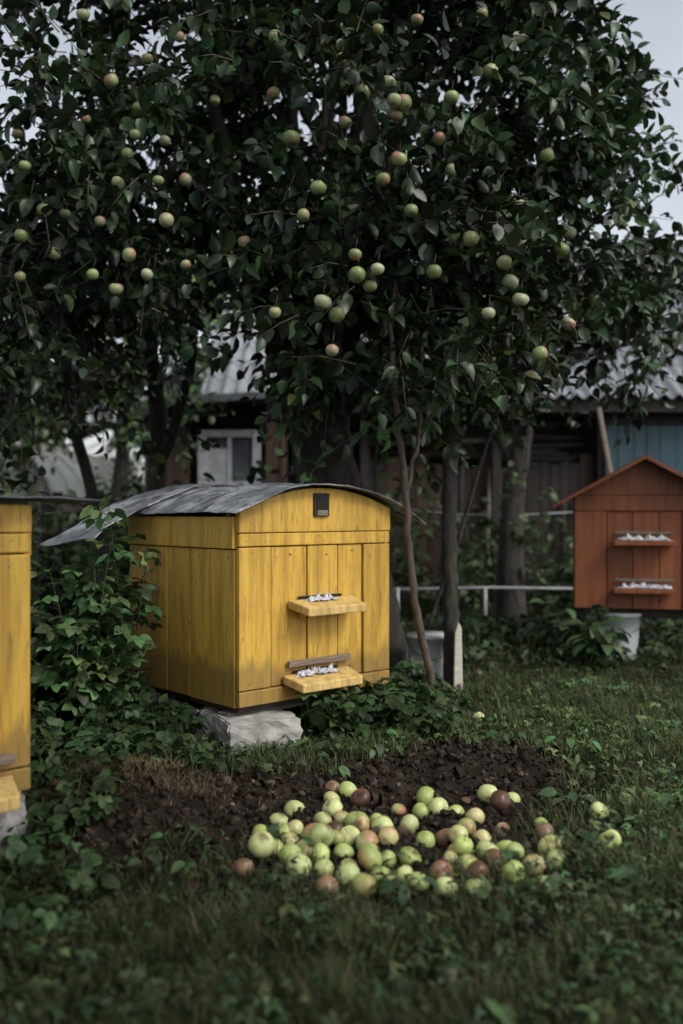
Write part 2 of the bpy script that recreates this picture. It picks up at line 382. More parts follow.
A_left = [(-.69, 4.2, 2.42), (-.68, 4.15, 2.03), (-.86, 4.2, 2.0), (-.775, 4.2, 2.24), (-.97, 4.3, 2.57), (-1.03, 4.25, 2.88), (-1.16, 4.3, 2.73), (-1.40, 4.2, 2.48), (-1.17, 4.3, 3.2),
 (-.92, 4.3, 2.78), (-.93, 4.28, 2.65), (-1.1, 4.2, 2.0), (-1.42, 4.2, 1.99), (-.8, 4.3, 2.63), (-1.25, 4.3, 2.3), (-1.02, 4.3, 1.96), (-1.3, 4.3, 2.12), (-.6, 4.5, 2.9), (-1.45, 4.3, 2.2), (-.75, 4.4, 3.15), (-1.5, 4.4, 2.7),
 (-1.0, 4.25, 2.42), (-.95, 4.25, 2.10), (-1.2, 4.3, 2.52), (-1.33, 4.25, 2.30), (-.88, 4.3, 3.0), (-1.08, 4.25, 2.25), (-.83, 4.3, 2.45)]
A_main = np.array(A_main); A_left = np.array(A_left)
r_main = R.uniform(.027, .039, len(A_main)); r_left = R.uniform(.025, .034, len(A_left))

def tree(name, trunks, blobs, rng, den, ap=None, rr=None, limbs=26, root=None, bark=BARK, **kw):
    e = empty(name)
    t = MB()
    for pts, rad, sides in trunks:
        P = smooth_path(pts, 7, .006); rd = np.interp(np.linspace(0, 1, len(P)), np.linspace(0, 1, len(rad)), rad)
        t.tube(P, rd, sides, 0, .05)
    c = MB(); av = None if ap is None else np.concatenate([ap, rr[:, None]], 1)
    P = crown(c, blobs, rng, den, avoid=av, **kw)
    root = np.array(root)
    sel = rng.choice(len(P), min(limbs, len(P)), replace=False)
    for s in sel:
        q = P[s]; m1 = root + (q - root) * .4 + rng.normal(size=3) * .1 + np.array([0, 0, .1]); m2 = root + (q - root) * .75 + rng.normal(size=3) * .1 + np.array([0, 0, .1])
        pp = smooth_path([root + rng.normal(size=3) * .03, m1, m2, q], 5, .008)
        t.tube(pp, np.linspace(.038, .006, len(pp)), 6, 0, .06)
    t.obj('trunk_and_limbs', [bark], True, e)
    c.obj('crown_leaves', [LEAF, BARK2], True, e)
    if ap is not None:
        a = MB(); apples(a, ap, rr, rng, True, PAL_T, .65, red=(.40, .15, .13))
        for p, r_ in zip(ap, rr):
            a.tube([p + np.array([.1 * r_, 0, r_ * 1.1]), p + np.array([.01, .02, r_ + .05])], [.002, .002], 4, 0, col=(.05, .04, .03))
        a.obj('hanging_apples', [APPLE], True, e)
    return e

tree('added_shade_tree',
     [([(.17, 5.65, -.05), (.12, 5.65, .45), (-.05, 5.7, 1.0), (-.13, 5.7, 1.5), (-.1, 5.6, 2.1), (.1, 5.4, 2.9), (.2, 5.2, 3.8)], [.26, .205, .19, .185, .13, .09, .04], 18),
      ([(-.12, 5.7, 1.5), (.4, 5.3, 2.0), (.9, 5.1, 2.4), (1.5, 5.2, 2.8)], [.11, .07, .05, .02], 9),
      ([(-.12, 5.7, 1.4), (-.4, 5.2, 2.0), (-.6, 5.0, 2.7), (-.7, 4.9, 3.4)], [.1, .07, .05, .02], 9)],
     [(.33, 5.2, 3.05, 1.1, 1.15, 1.2, .85), (.33, 4.75, 2.02, .76, .72, .44, 1.25), (-.10, 4.9, 2.05, .40, .7, .55, .9), (1.35, 5.5, 2.15, .55, .55, .46, .9), (1.35, 5.4, 3.1, .35, .5, .6, .35),
      (.2, 5.2, 4.2, 1.2, 1.1, .7, .7), (1.0, 5.0, 1.85, .42, .4, .34, .9), (1.85, 5.6, 2.75, .35, .35, .3, .30), (1.1, 5.3, 2.7, .45, .6, .6, .75), (.40, 4.9, 1.66, .50, .4, .18, .8), (1.9, 5.8, 1.95, .4, .4, .25, .7)],
     np.random.default_rng(3), 37, A_main, r_main, root=(-.05, 5.55, 2.0))
tree('added_shade_tree',
     [([(-1.2, 6.1, -.05), (-1.2, 6.1, .8), (-1.17, 6.05, 1.5), (-1.2, 5.8, 2.2), (-1.3, 5.4, 3.0)], [.085, .06, .055, .045, .02], 10),
      ([(-1.55, 6.4, -.05), (-1.62, 6.3, .9), (-1.75, 6.1, 1.7), (-1.6, 5.6, 2.4)], [.06, .045, .035, .02], 8),
      ([(-1.18, 6.05, 1.2), (-.95, 5.8, 1.7), (-.8, 5.4, 2.4)], [.04, .03, .015], 8)],
     [(-1.15, 5.0, 3.0, .45, .85, .95, 1), (-1.0, 4.9, 2.45, .32, .6, .45, 1), (-1.5, 4.8, 2.32, .42, .6, .45, .95), (-.85, 5.2, 3.5, .36, .7, .6, .8), (-1.3, 4.9, 4.1, .7, .7, .3, .6), (-2.2, 5.4, 2.3, .5, .7, .6, .8), (-1.62, 4.7, 1.60, .30, .4, .30, 1.1), (-1.9, 5.6, 1.9, .4, .4, .5, .8), (-1.35, 5.6, 1.75, .35, .4, .22, .6)],
     np.random.default_rng(5), 38, A_left, r_left, root=(-1.2, 5.8, 2.3), limbs=20)
# unseen tree added behind the camera to shade the near lawn and left hive
tree('added_shade_tree', [([(1.1, -1.6, -.05), (1.1, -1.5, .9), (1.05, -1.3, 1.8), (1.0, -.8, 2.6)], [.17, .13, .11, .06], 12)],
     [(-.2, -.4, 3.2, 1.3, 1.1, .55, .8), (1.15, .0, 3.05, 1.25, 1.25, .55, .95)], np.random.default_rng(77), 22, root=(1.0, -1.0, 2.3), limbs=14)

sp = MB()
def add_path(mb, pts, r, sides=8, w=.05):
    P = smooth_path(pts, 8, .003); mb.tube(P, np.interp(np.linspace(0, 1, len(P)), np.linspace(0, 1, len(r)), r), sides, 0, w)
add_path(sp, [(.43, 4.34, -.02), (.40, 4.34, .25), (.335, 4.34, .55), (.29, 4.33, 1.05), (.25, 4.33, 1.45), (.23, 4.4, 1.85), (.3, 4.6, 2.3)], [.022, .019, .017, .016, .014, .011, .006])
add_path(sp, [(.295, 4.33, 1.02), (.35, 4.33, 1.3), (.36, 4.36, 1.6), (.42, 4.45, 2.0)], [.012, .010, .009, .005])
sp.obj('apple_sapling', [BARK2])
sp = MB()
add_path(sp, [(.6, 5.1, -.02), (.59, 5.1, .4), (.58, 5.1, .8), (.6, 5.12, 1.4), (.7, 5.15, 1.85), (.9, 5.2, 2.3)], [.055, .042, .040, .038, .03, .02])
add_path(sp, [(.48, 5.3, .3), (.66, 5.25, .85), (.80, 5.2, 1.35), (.95, 5.2, 1.8)], [.012, .012, .01, .006])
sp.obj('apple_sapling', [BARK])
stk = prism('wooden_stake', [(.590, -.03), (.640, -.03), (.632, .34), (.615, .37), (.598, .31)], 5.0, 5.03, STAKE)
tree('added_shade_tree', [([(1.44, 8.0, -.05), (1.43, 8.0, .8), (1.5, 8.0, 1.5), (1.62, 8.0, 2.2), (1.9, 7.8, 3.2)], [.13, .10, .095, .075, .03], 12), ([(1.48, 8, 1.3), (1.2, 8, 1.9), (1.0, 7.9, 2.6)], [.06, .04, .02], 8)],
     [(2.3, 7.6, 2.6, .9, .7, .4, .4), (1.2, 7.6, 2.4, .9, .6, .5, .7), (2.9, 8.2, 3.3, .6, .6, .5, .16), (.4, 7.8, 2.2, .8, .5, .4, .6)], np.random.default_rng(8), 22, root=(1.5, 8, 2.0), limbs=10, ll=(.07, .1), base=(.035, .058, .024))
tree('plum_tree', [([(-2.2, 9.2, -.05), (-2.15, 9.2, 1.2), (-2.0, 9.2, 2.3), (-1.8, 9, 3.2)], [.1, .08, .06, .03], 9)],
     [(-1.9, 8.9, 3.0, .8, .5, .8, .5), (-2.9, 9.0, 2.3, .8, .5, .8, .8), (-1.45, 8.7, 2.5, .4, .4, .5, .6), (-3.3, 9.3, 3.1, 1.1, .8, .6, .5), (-3.6, 9.0, 1.6, .8, .5, .5, .7), (-1.75, 8.6, 1.9, .35, .3, .3, .5)], np.random.default_rng(12), 20, root=(-2.05, 9.2, 2.2), limbs=14, ll=(.09, .14), base=(.075, .135, .045))
tree('birch_tree', [([(2.6, 19, 0), (2.7, 19, 4), (2.6, 19, 8)], [.16, .12, .05], 8)],
     [(2.0, 19, 7.0, 2.0, 1.6, 2.0, .3), (-3.0, 19, 4.5, 2.0, 1.8, 1.6, .5), (-7.5, 19, 3.6, 2.5, 2, 1.6, .8), (-5, 20, 2, 3.5, 1.5, 2.0, .8)], np.random.default_rng(14), 5, root=(2.6, 19, 5), limbs=16, ll=(.15, .24), base=(.06, .09, .05))

# ------------------------------------------------------------------ yellow hives
CR = math.radians(42)
def yellow_hive(loc, boards, back_sheet, rz=CR, seed=0, pk=.895, kk=.52):
    def arch(x): return pk - kk * (x - .44) ** 2
    e = empty('yellow_beehive', loc, rz); W = .85; Dp = .85; rg = np.random.default_rng(seed)
    box('inner_case', (.012, .012, .02), (W - .012, Dp - .012, .74), BLACK, e, 0)
    def fb(n, x0, x1, z0, z1, y0=-.012, mat=YEL): return box(n, (x0 + .002, y0, z0), (x1 - .002, .010, z1), mat, e, .004)
    fb('bottom_rail', .0, W, .0, .061, -.014)
    fb('left_stile', 0, .165, .065, .64); fb('right_stile', .685, W, .065, .64)
    fb('plank_1', .168, .36, .065, .64, -.004); fb('plank_2', .363, .535, .065, .64, -.007); fb('plank_3', .538, .682, .065, .64, -.003)
    xsn = np.linspace(0, W, 13)
    prism('arched_top_board', [(0, .70), (W, .70)] + [(x, arch(x) - .008) for x in xsn[::-1]], -.016, .012, YEL, e, .003)
    fb('front_lintel', 0, W, .6445, .697, -.0125)
    for sx, n in ((-.0, 'left'), (W - .02, 'right')):
        cuts = [.014, .19, .34, .52, .70, Dp]
        for i in range(5):
            o = rg.uniform(0, .004)
            box(n + '_side_plank_%d' % i, (sx - o if n == 'left' else sx, cuts[i] + .002, .0 - rg.uniform(0, .006)), (sx + .02 + (0 if n == 'left' else o), cuts[i + 1] - .002, .631), YEL, e, .004)
        box(n + '_side_top_board', (sx - .012 if n == 'left' else sx, .014, .6355), (sx + .02 + (0 if n == 'left' else .012), Dp, .765), YEL, e, .003)
    box('back_wall', (.022, Dp - .02, .0), (W - .022, Dp + .002, .765), YEL, e, .003)
    box('floor_board', (.02, .02, -.03), (W - .02, Dp - .02, -.007), DARKW, e, .002)
    box('floor_batten', (-.01, .05, -.05), (W + .01, .12, -.031), RAW, e, .003)
    box('floor_batten_back', (-.01, .70, -.05), (W + .01, .77, -.031), RAW, e, .003)
    if back_sheet:
        box('vent_frame', (.385, -.026, .765), (.470, -.0165, .865), DARKW, e, .002)
        box('vent_hole', (.395, -.029, .795), (.460, -.0265, .855), BLACK, e, 0)
        box('vent_flap', (.398, -.032, .768), (.457, -.0265, .792), RAW, e, .002)
    nb = MB()
    for (x, z) in [(x, z) for x in (.05, .27, .44, .61, .80) for z in (.09, .61)] + [(x, .67) for x in (.05, .45, .8)]:
        x += rg.normal() * .012; z += rg.normal() * .008
        nb.tube([(x, -.003, z), (x, -.0145, z)], [.0024, .002], 6, 0)
    for y in np.arange(.05, .84, .11):
        for z in (.05, .60, .70): nb.tube([(.004, y + rg.normal() * .01, z), (-.0140 if z > .65 else -.0045, y, z)], [.0022, .002], 6, 0)
    nb.obj('nail_heads', [DARKW], True, e)
    for k, (bx, bz, bw, strip) in enumerate(boards):
        box('entrance_slot_%d' % k, (bx - bw * .33, -.0205, bz + .018), (bx + bw * .33, -.0125, bz + .034), BLACK, e, 0)
        V = [(bx - bw * .45, -.135, bz - .040), (bx + bw * .45, -.135, bz - .040), (bx + bw * .51, -.016, bz - .014), (bx - bw * .49, -.016, bz - .014)]
        V += [(x, y, z + .036) for x, y, z in V]
        me = bpy.data.meshes.new('landing_board'); me.from_pydata(V, [], [(3, 2, 1, 0), (4, 5, 6, 7), (0, 1, 5, 4), (1, 2, 6, 5), (2, 3, 7, 6), (3, 0, 4, 7)])
        me.materials.append(BOARD); o = bpy.data.objects.new('landing_board_%d' % k, me); scene.collection.objects.link(o); o.parent = e
        bv = o.modifiers.new('b', 'BEVEL'); bv.width = .005; bv.segments = 2
        for sgn in (-1, 1):
            prism('board_bracket_%d' % k, [(-.08, bz - .034), (-.016, bz - .018), (-.016, bz - .06)], bx + sgn * bw * .3 - .01, bx + sgn * bw * .3 + .01, YEL, e, .002, axis='x')
        if strip: box('entrance_batten', (bx - bw * .42, -.03, bz + .052), (bx + bw * .52, -.0155, bz + .078), GREYW, e, .003)
        rag('rag_%d' % k, bx - bw * (.26 + .10 * k), bx + bw * (.16 + .10 * k), -.050, bz + .014, e, rg)
    def sheet(name, x0, x1, y0, y1, dz, mat, lift=0, w=.007):
        m = MB(); nu, nv = 60, 40; u = np.linspace(x0, x1, nu); v = np.linspace(y0, y1, nv); X, Y = np.meshgrid(u, v, indexing='ij')
        cr = np.array([[noise.fractal(Vector((a * 5, b_ * 5, seed)), .8, 2, 4) for b_ in v] for a in u])
        Z = arch(X) + dz + lift * np.maximum(.10 - X, 0) ** 2 + w * np.sin(Y * 9 + X * 4) * np.sin(X * 7 + 1) + .007 * cr
        edge = np.clip((x0 + .12 - X) / .12, 0, 1)
        top = np.stack([X + .01 * cr * (np.abs(X - x0) < .03) + (.05 * np.sin(Y * 11) * edge if lift else 0), Y + .012 * cr, Z + (.012 * np.sin(Y * 19) * edge if lift else 0)], -1).reshape(-1, 3); bot = top - np.array([0, 0, .004])
        i, j = np.meshgrid(np.arange(nu - 1), np.arange(nv - 1), indexing='ij')
        q = np.stack([i * nv + j, (i + 1) * nv + j, (i + 1) * nv + j + 1, i * nv + j + 1], -1).reshape(-1, 4)
        bq = q[:, ::-1] + nu * nv
        bd = [a * nv for a in range(nu)] + [(nu - 1) * nv + a for a in range(1, nv)] + [a * nv + nv - 1 for a in range(nu - 2, -1, -1)] + [a for a in range(nv - 2, 0, -1)]
        sd = [(bd[a], bd[(a + 1) % len(bd)], bd[(a + 1) % len(bd)] + nu * nv, bd[a] + nu * nv) for a in range(len(bd))]
        m.add(np.concatenate([top, bot]), np.concatenate([q.ravel(), bq.ravel(), np.array(sd).ravel()[::-1]]), np.full(len(q) * 2 + len(sd), 4))
        return m.obj(name, [mat], True, e)
    if back_sheet:
        sheet('sheet_metal_roof', -.055, 1.03, -.075, .70, .014, METAL)
        sheet('rear_roof_sheet', -.33, 1.0, .66, .98, .026, METAL, .22)
    else:
        sheet('sheet_metal_roof', -.1, 1.03, -.075, .95, .014, DMETAL)
    zb = pk - .135 if pk > .85 else pk - .03
    prism('roof_rib', [(0, zb), (W, zb)] + [(x, arch(x) + .001) for x in xsn[::-1]], .05, .08, RAW, e, .002)
    prism('roof_rib_rear', [(0, zb), (W, zb)] + [(x, arch(x) + .001) for x in xsn[::-1]], .76, .79, RAW, e, .002)
    return e
yellow_hive((-.418, 3.8, .166), [(.425, .395, .36, False), (.40, .085, .37, True)], True, seed=1)
yellow_hive((-1.485, 2.03, .195), [(.425, .395, .36, False), (.56, .03, .46, True)], False, seed=2, pk=.787, kk=.03)
blk = empty('concrete_block')
lump('block_main', (-.345, 3.86, .042), (.15, .11, .080), CONC, blk, .10, 3, math.radians(24), 6, True)
lump('block_side', (-.51, 3.94, .050), (.05, .11, .058), CONC, blk, .14, 3, math.radians(48), 6, True, .15)
for p in ((.12, 4.38, .055), (-.88, 4.4, .055), (-.30, 4.95, .055)):
    lump('concrete_block', p, (.12, .10, .075), CONC, None, .12, 3, .6, 4, True)
lump('concrete_block', (-.93, 2.60, .07), (.055, .055, .10), CONC, None, .12, 3, .5, 4, True)
lump('concrete_block', (-1.42, 2.25, .07), (.09, .09, .09), CONC, None, .12, 3, .5, 4, True)
lump('concrete_block', (-1.9, 2.75, .07), (.09, .09, .09), CONC, None, .12, 3, .5, 4, True)

# ------------------------------------------------------------------ red-brown hive
def red_hive(loc, rz):
    e = empty('brown_beehive', loc, rz); W = .86; h = .72; rg = np.random.default_rng(6)
    box('inner_case', (.01, .01, .01), (W - .01, .69, h - .01), BLACK, e, 0)
    cuts = [0, .2, .36, .52, .66, W]
    for i in range(5): box('front_plank_%d' % i, (cuts[i] + .0025, -.012 if i in (0, 4) else -.002, 0), (cuts[i + 1] - .0025, .009, h * .86), RED, e, .003)
    box('front_lintel', (0, -.013, h * .86 + .003), (W, .009, h), RED, e, .003)
    for s in (0, W - .02):
        for i in range(4): box('side_plank', (s, .0125 + i * .17, 0), (s + .02, .0125 + (i + 1) * .17 - .004, h), RED, e, .003)
    box('back_wall', (.022, .685, 0), (W - .022, .705, h), RED, e, .003)
    prism('gable_board', [(0, h + .002), (W, h + .002), (W / 2, h + .235)], -.008, .012, RED, e, .003)
    prism('gable_board_rear', [(0, h + .002), (W, h + .002), (W / 2, h + .235)], .685, .705, RED, e, .003)
    sl = .235 / (W / 2)
    for sg in (-1, 1):
        x1 = W / 2 + sg * .56
        prism('roof_side', [(W / 2, h + .235), (x1, h + .235 - .56 * sl), (x1, h + .252 - .56 * sl), (W / 2, h + .255)], -.10, .80, DARKW, e, .002)
        prism('roof_edge_trim', [(W / 2, h + .226), (x1, h + .226 - .56 * sl), (x1, h + .247 - .56 * sl), (W / 2, h + .250)], -.115, -.102, RED, e, .002)
    for k, bz in enumerate((.13, .43)):
        box('landing_board_%d' % k, (.24, -.12, bz - .025), (.61, -.0145, bz + .004), RED, e, .004)
        box('entrance_strip_%d' % k, (.25, -.024, bz + .045), (.61, -.0145, bz + .062), RAW, e, .002)
        rag('rag_%d' % k, .26, .44 + .12 * (1 - k), -.06, bz + .005, e, rg); rag('rag_b_%d' % k, .40, .59, -.06, bz + .005, e, rg)
    for x in (.06, W - .06):
        for y in (.08, .62): box('leg', (x - .022, y - .022, -.36), (x + .022, y + .022, -.001), DARKW, e, .003)
    box('stand_rail', (.0, .06, -.06), (W, .10, -.002), DARKW, e, .003)
red_hive((1.50, 6.12, .335), math.radians(-13))

def bucket(loc, r=.13, h=.27, name='white_bucket', mat=PLASTIC):
    e = empty(name, loc); m = MB()
    m.tube([(0, 0, 0), (0, 0, .01), (0, 0, h * .5), (0, 0, h * .93), (0, 0, h * .935), (0, 0, h)], [r * .82, r * .83, r * .92, r * .99, r * 1.06, r * 1.06], 32, 0)
    m.obj('pail', [mat], True, e)
    hd = MB(); a = np.linspace(0, math.pi, 16); hd.tube(np.stack([np.cos(a) * r * 1.07, -np.sin(a) * r * .9, h * .9 - np.sin(a) * r * .7], -1), np.full(16, .004), 6); hd.obj('handle', [DMETAL], True, e)
bucket((.50, 5.3, 0))
bucket((1.80, 6.15, 0), .13, .30)

# ------------------------------------------------------------------ buildings at the back
shed = empty('wooden_shed')
def corrugated(name, x0, x1, y0, z0, y1, z1, parent, pitch=.15, amp=.025, mat=SLATE):
    m = MB(); nx_ = int((x1 - x0) / pitch * 8); X = np.linspace(x0, x1, nx_); rows = 12
    for r in range(rows):
        t0, t1 = r / rows, (r + 1) / rows + .02
        zz = amp * np.cos(X / pitch * 2 * np.pi)
        A = np.stack([X, np.full(nx_, y0 + (y1 - y0) * t0), z0 + (z1 - z0) * t0 + zz + .02], -1)
        B = np.stack([X, np.full(nx_, y0 + (y1 - y0) * t1), z0 + (z1 - z0) * t1 + zz], -1)
        C = A - np.array([0, 0, .012])
        k = np.arange(nx_ - 1); q = np.stack([k, k + 1, k + 1 + nx_, k + nx_], -1)
        m.add(np.concatenate([A, B]), q, np.full(len(k), 4)); m.add(np.concatenate([C, A]), q, np.full(len(k), 4))
    return m.obj(name, [mat], False, parent)
corrugated('slate_roof', -1.45, 8.0, 9.7, 2.12, 13.6, 4.75, shed)
corrugated('slate_roof_rear', -1.45, 8.0, 17.5, 2.3, 13.6, 4.75, shed)
box('eave_board', (-1.4, 9.78, 1.98), (8, 9.82, 2.12), DARKW, shed)
box('interior_back_wall', (-1.2, 13, 0), (8, 13.05, 4.1), DARKW, shed, 0)
box('side_wall', (-1.25, 10.3, 0), (-1.2, 13, 2.6), FENCE, shed, 0)
x = .25; k = 0
while x < 2.75:
    w = R.uniform(.10, .17); box('wall_board_%d' % k, (x, 10.2 + R.uniform(0, .02), 0), (x + w - .008, 10.24, 1.50 + R.uniform(-.08, .08)), FENCE if R.random() < .7 else DARKW, shed, .003); x += w; k += 1
x = -1.2
while x < .25:
    w = R.uniform(.12, .18); box('wall_board_%d' % k, (x, 10.3 + R.uniform(0, .02), 0), (x + w - .008, 10.34, 1.3 + R.uniform(-.03, .03)), DARKW, shed, .003); x += w; k += 1
x = 2.78
while x < 7:
    w = R.uniform(.13, .17); box('blue_board_%d' % k, (x, 10.0 + R.uniform(0, .012), 1.28), (x + w - .006, 10.04, 1.86), BLUE, shed, .003)
    box('lower_board_%d' % k, (x, 10.02 + R.uniform(0, .01), 0), (x + w - .006, 10.05, 1.2), FENCE, shed, .003); x += w; k += 1
box('blue_wall_rail', (2.78, 9.96, 1.21), (7, 9.99, 1.27), DARKW, shed)
box('wall_head', (2.78, 10.0, 1.865), (7, 10.04, 2.15), DARKW, shed)
for x in (.2, 1.6, 2.72, 4.2): box('roof_post', (x, 10.06, 0), (x + .09, 10.15, 2.2), DARKW, shed, .004)
box('top_plate', (-1.2, 10.05, 2.02), (2.7, 10.16, 2.13), DARKW, shed, .004)
lp = MB(); lp.tube([(2.62, 9.3, 0), (2.72, 9.4, 1.0), (2.60, 9.6, 2.0)], [.03, .03, .024], 8); lp.obj('wooden_pole', [RAW])
lum = MB()
for q in range(52):
    z = 1.54 + (q // 9) * .06 + R.uniform(0, .02); y = 10.3 + (q % 9) * .09; x0 = R.uniform(.2, .9); x1 = R.uniform(1.8, 2.65)
    lum.tube([(x0, y, z + R.normal() * .04), (x1, y + R.normal() * .03, z + R.normal() * .04)], [R.uniform(.02, .035)] * 2, 6, int(R.choice([0, 1, 1, 2], p=[.35, .3, .3, .05])))
lum.obj('lumber_stack', [RAW, DARKW, STAKE])
# odds and ends leaning on the wall
lb = MB()
for q in range(9):
    x = R.uniform(.4, 2.6); lb.tube([(x, 9.75 + R.uniform(0, .15), 0), (x + R.normal() * .12, 10.15, R.uniform(.9, 1.6))], [.02, .02], 5, int(R.integers(0, 2)))
lb.obj('leaning_planks', [RAW, DARKW])
an = empty('garden_shed')
for k in range(9):
    x0 = -1.95 + k * .15
    if x0 + .15 < -1.42 or x0 > -.80: box('plank_%d' % k, (x0, 9.4, 0), (x0 + .144, 9.43, 1.95), FENCE, an, .003)
    else: box('plank_low_%d' % k, (x0, 9.4, 0), (x0 + .144, 9.43, 1.18), FENCE, an, .003)
box('wall_return', (-.62, 9.4, 0), (-.58, 10.25, 1.95), FENCE, an, 0)
box('back', (-1.95, 9.9, 0), (-.62, 9.93, 1.95), DARKW, an, 0)
box('pane', (-1.36, 9.415, 1.22), (-.84, 9.42, 1.72), GLASS, an, 0)
for a, b_ in (((-1.42, 9.38, 1.18), (-1.34, 9.44, 1.76)), ((-.88, 9.38, 1.18), (-.80, 9.44, 1.76)), ((-1.34, 9.385, 1.18), (-.88, 9.44, 1.25)), ((-1.34, 9.385, 1.69), (-.88, 9.44, 1.76)), ((-1.13, 9.39, 1.25), (-1.09, 9.43, 1.69))):
    box('window_frame', a, b_, WHITEP, an, .004)
box('white_panel', (-1.34, 9.40, 1.25), (-1.13, 9.414, 1.58), WHITEP, an, .002)
prism('shed_roof', [(-2.15, 1.78), (-1.6, 1.98), (-.55, 2.05), (-.55, 2.12), (-1.6, 2.06), (-2.17, 1.86)], 9.1, 10.3, DMETAL, an, .004)
gh = empty('greenhouse'); m = MB(); a = np.linspace(0, math.pi, 15)
prof = np.stack([-4.35 + 1.05 * np.cos(a), .85 + 1.05 * np.sin(a)], -1)
prof = np.concatenate([[(-3.3, 0)], prof, [(-5.4, 0)]])
yy = np.linspace(11, 16, 8); V = np.array([[(p[0], y, p[1] + .01 * math.sin(y * 5 + p[0] * 9)) for p in prof] for y in yy]); n = len(prof)
i, j = np.meshgrid(np.arange(len(yy) - 1), np.arange(n - 1), indexing='ij')
m.add(V, np.stack([i * n + j, i * n + j + 1, (i + 1) * n + j + 1, (i + 1) * n + j], -1), np.full(i.size, 4)); m.add(V[0], np.arange(n), [n])
m.obj('film', [FILM], True, gh)
rb = MB()
for y in yy: rb.tube(np.stack([prof[:, 0], np.full(n, y - .02), prof[:, 1] + .01], -1), np.full(n, .02), 6)
for x in (-4.85, -4.35, -3.85): rb.tube([(x, 10.95, 0), (x, 10.95, 1.75)], [.02, .02], 6)
rb.obj('ribs', [RAW], True, gh)
fe = empty('wooden_fence'); x = -9; k = 0
while x < -1.9:
    w = R.uniform(.10, .15); box('picket_%d' % k, (x, 10.35 + R.uniform(0, .02), 0), (x + w - .012, 10.38, 1.15 + R.uniform(-.05, .05)), DARKW if R.random() < .6 else RAW, fe, 0); x += w; k += 1
pr = empty('pipe_rail'); m = MB()
m.tube([(.4, 7.6, .33), (1.2, 7.6, .345), (2.3, 7.6, .33), (5, 7.6, .34)], [.011] * 4, 8)
m.tube([(.3, 8.2, 1.0), (1.0, 8.2, .93), (1.45, 8.15, .92), (2.2, 8.2, .96)], [.005] * 4, 6)
for x in (.45, 1.15, 2.0, 3.4): m.tube([(x, 7.6, -.05), (x, 7.6, .345)], [.014] * 2, 8)
m.obj('pipes', [PLASTIC], True, pr)

# ------------------------------------------------------------------ weeds and shrubs
def plants(name, pos, h, rng, k=(6, 10), ls=(.04, .065), base=(.035, .07, .022), tmpl='trio', lean=.6, mat=WEED, side=.055):
    mb = MB(); Tp = []; Dr = []; Sz = []; Cc = []
    for (x, y), hh in zip(pos, h):
        z0 = float(H(np.array(x), np.array(y))); pc = math.exp(rng.normal() * .28)
        for s in range(int(rng.integers(*k))):
            a = rng.uniform(0, 6.28); ln = hh * rng.uniform(.5, 1.1); o = ln * lean * rng.uniform(.2, 1)
            tip = np.array([x + math.cos(a) * o, y + math.sin(a) * o, z0 + ln]); b0 = np.array([x, y, z0 - .01])
            mid = b0 * .5 + tip * .5 + np.array([0, 0, ln * .12])
            mb.tube([b0, mid, tip], [.0028, .0022, .0014], 3, 0, col=(.05, .07, .025))
            Tp.append(tip); Dr.append((math.cos(a), math.sin(a), -.15 + rng.normal() * .25)); Sz.append(rng.uniform(*ls)); Cc.append(pc)
            if hh > .22:
                for q in range(int(hh / side)):
                    t = rng.uniform(.25, .97); a2 = rng.uniform(0, 6.28)
                    c0 = b0 * (1 - t) + tip * t + np.array([0, 0, ln * .2 * t * (1 - t)]); out = np.array([math.cos(a2), math.sin(a2), .3]) * rng.uniform(.02, .09)
                    mb.tube([c0, c0 + out * .6, c0 + out], [.0015, .0013, .001], 3, 0, col=(.05, .07, .025))
                    Tp.append(c0 + out); Dr.append((math.cos(a2), math.sin(a2), rng.normal() * .4 - .1)); Sz.append(rng.uniform(*ls)); Cc.append(pc)
    Tp = np.array(Tp); Dr = norm(np.array(Dr)); Sz = np.array(Sz); n = len(Tp)
    up = norm(np.array([0, 0, 1.]) + rng.normal(size=(n, 3)) * .4)
    c = np.array(base)[None] * (np.array(Cc) * np.exp(rng.normal(size=n) * .3))[:, None]; c[:, 0] *= rng.uniform(.8, 1.4, n)
    tv, tf = (TV, TF) if tmpl == 'trio' else (L2V, L2F)
    mb.inst(tv, tf, frames(Dr, up) * Sz[:, None, None], Tp, c, 0)
    return mb.obj(name, [mat])
def region(rng, n, x0, x1, y0, y1): return np.stack([rng.uniform(x0, x1, n), rng.uniform(y0, y1, n)], -1)
rg = np.random.default_rng(21)
def in_hive(p, ox=-.418, oy=3.8, m=.0):
    dx, dy = p[:, 0] - ox, p[:, 1] - oy; c, s = math.cos(CR), math.sin(CR); lx = dx * c + dy * s; ly = -dx * s + dy * c
    return (lx > -m) & (lx < .85 + m) & (ly > -m) & (ly < .85 + m)
p = region(rg, 520, -1.9, -.35, 3.4, 5.2); p = p[~in_hive(p)]; p = p[np.hypot(p[:, 0] + .40, p[:, 1] - 3.70) > .27]
near = (np.abs(p[:, 0] + .7) < .4) & (p[:, 1] < 4.2)
plants('strawberry_plants', p, np.where((p[:, 1] < 3.7) | near, rg.uniform(.05, .15, len(p)), rg.uniform(.10, .24, len(p))), rg, ls=(.035, .065), base=(.03, .062, .021))
p = region(rg, 190, -.14, .42, 3.8, 4.9); p = p[~in_hive(p, m=-.08)]; p = p[p[:, 1] > 3.92]
plants('strawberry_plants', p, rg.uniform(.07, .2, len(p)), rg)
p = region(rg, 17, -1.15, -.90, 3.82, 4.10); plants('raspberry_bush', p, rg.uniform(.45, .97, 17), rg, (2, 3), (.045, .07), (.065, .125, .045), lean=.30, side=.06)
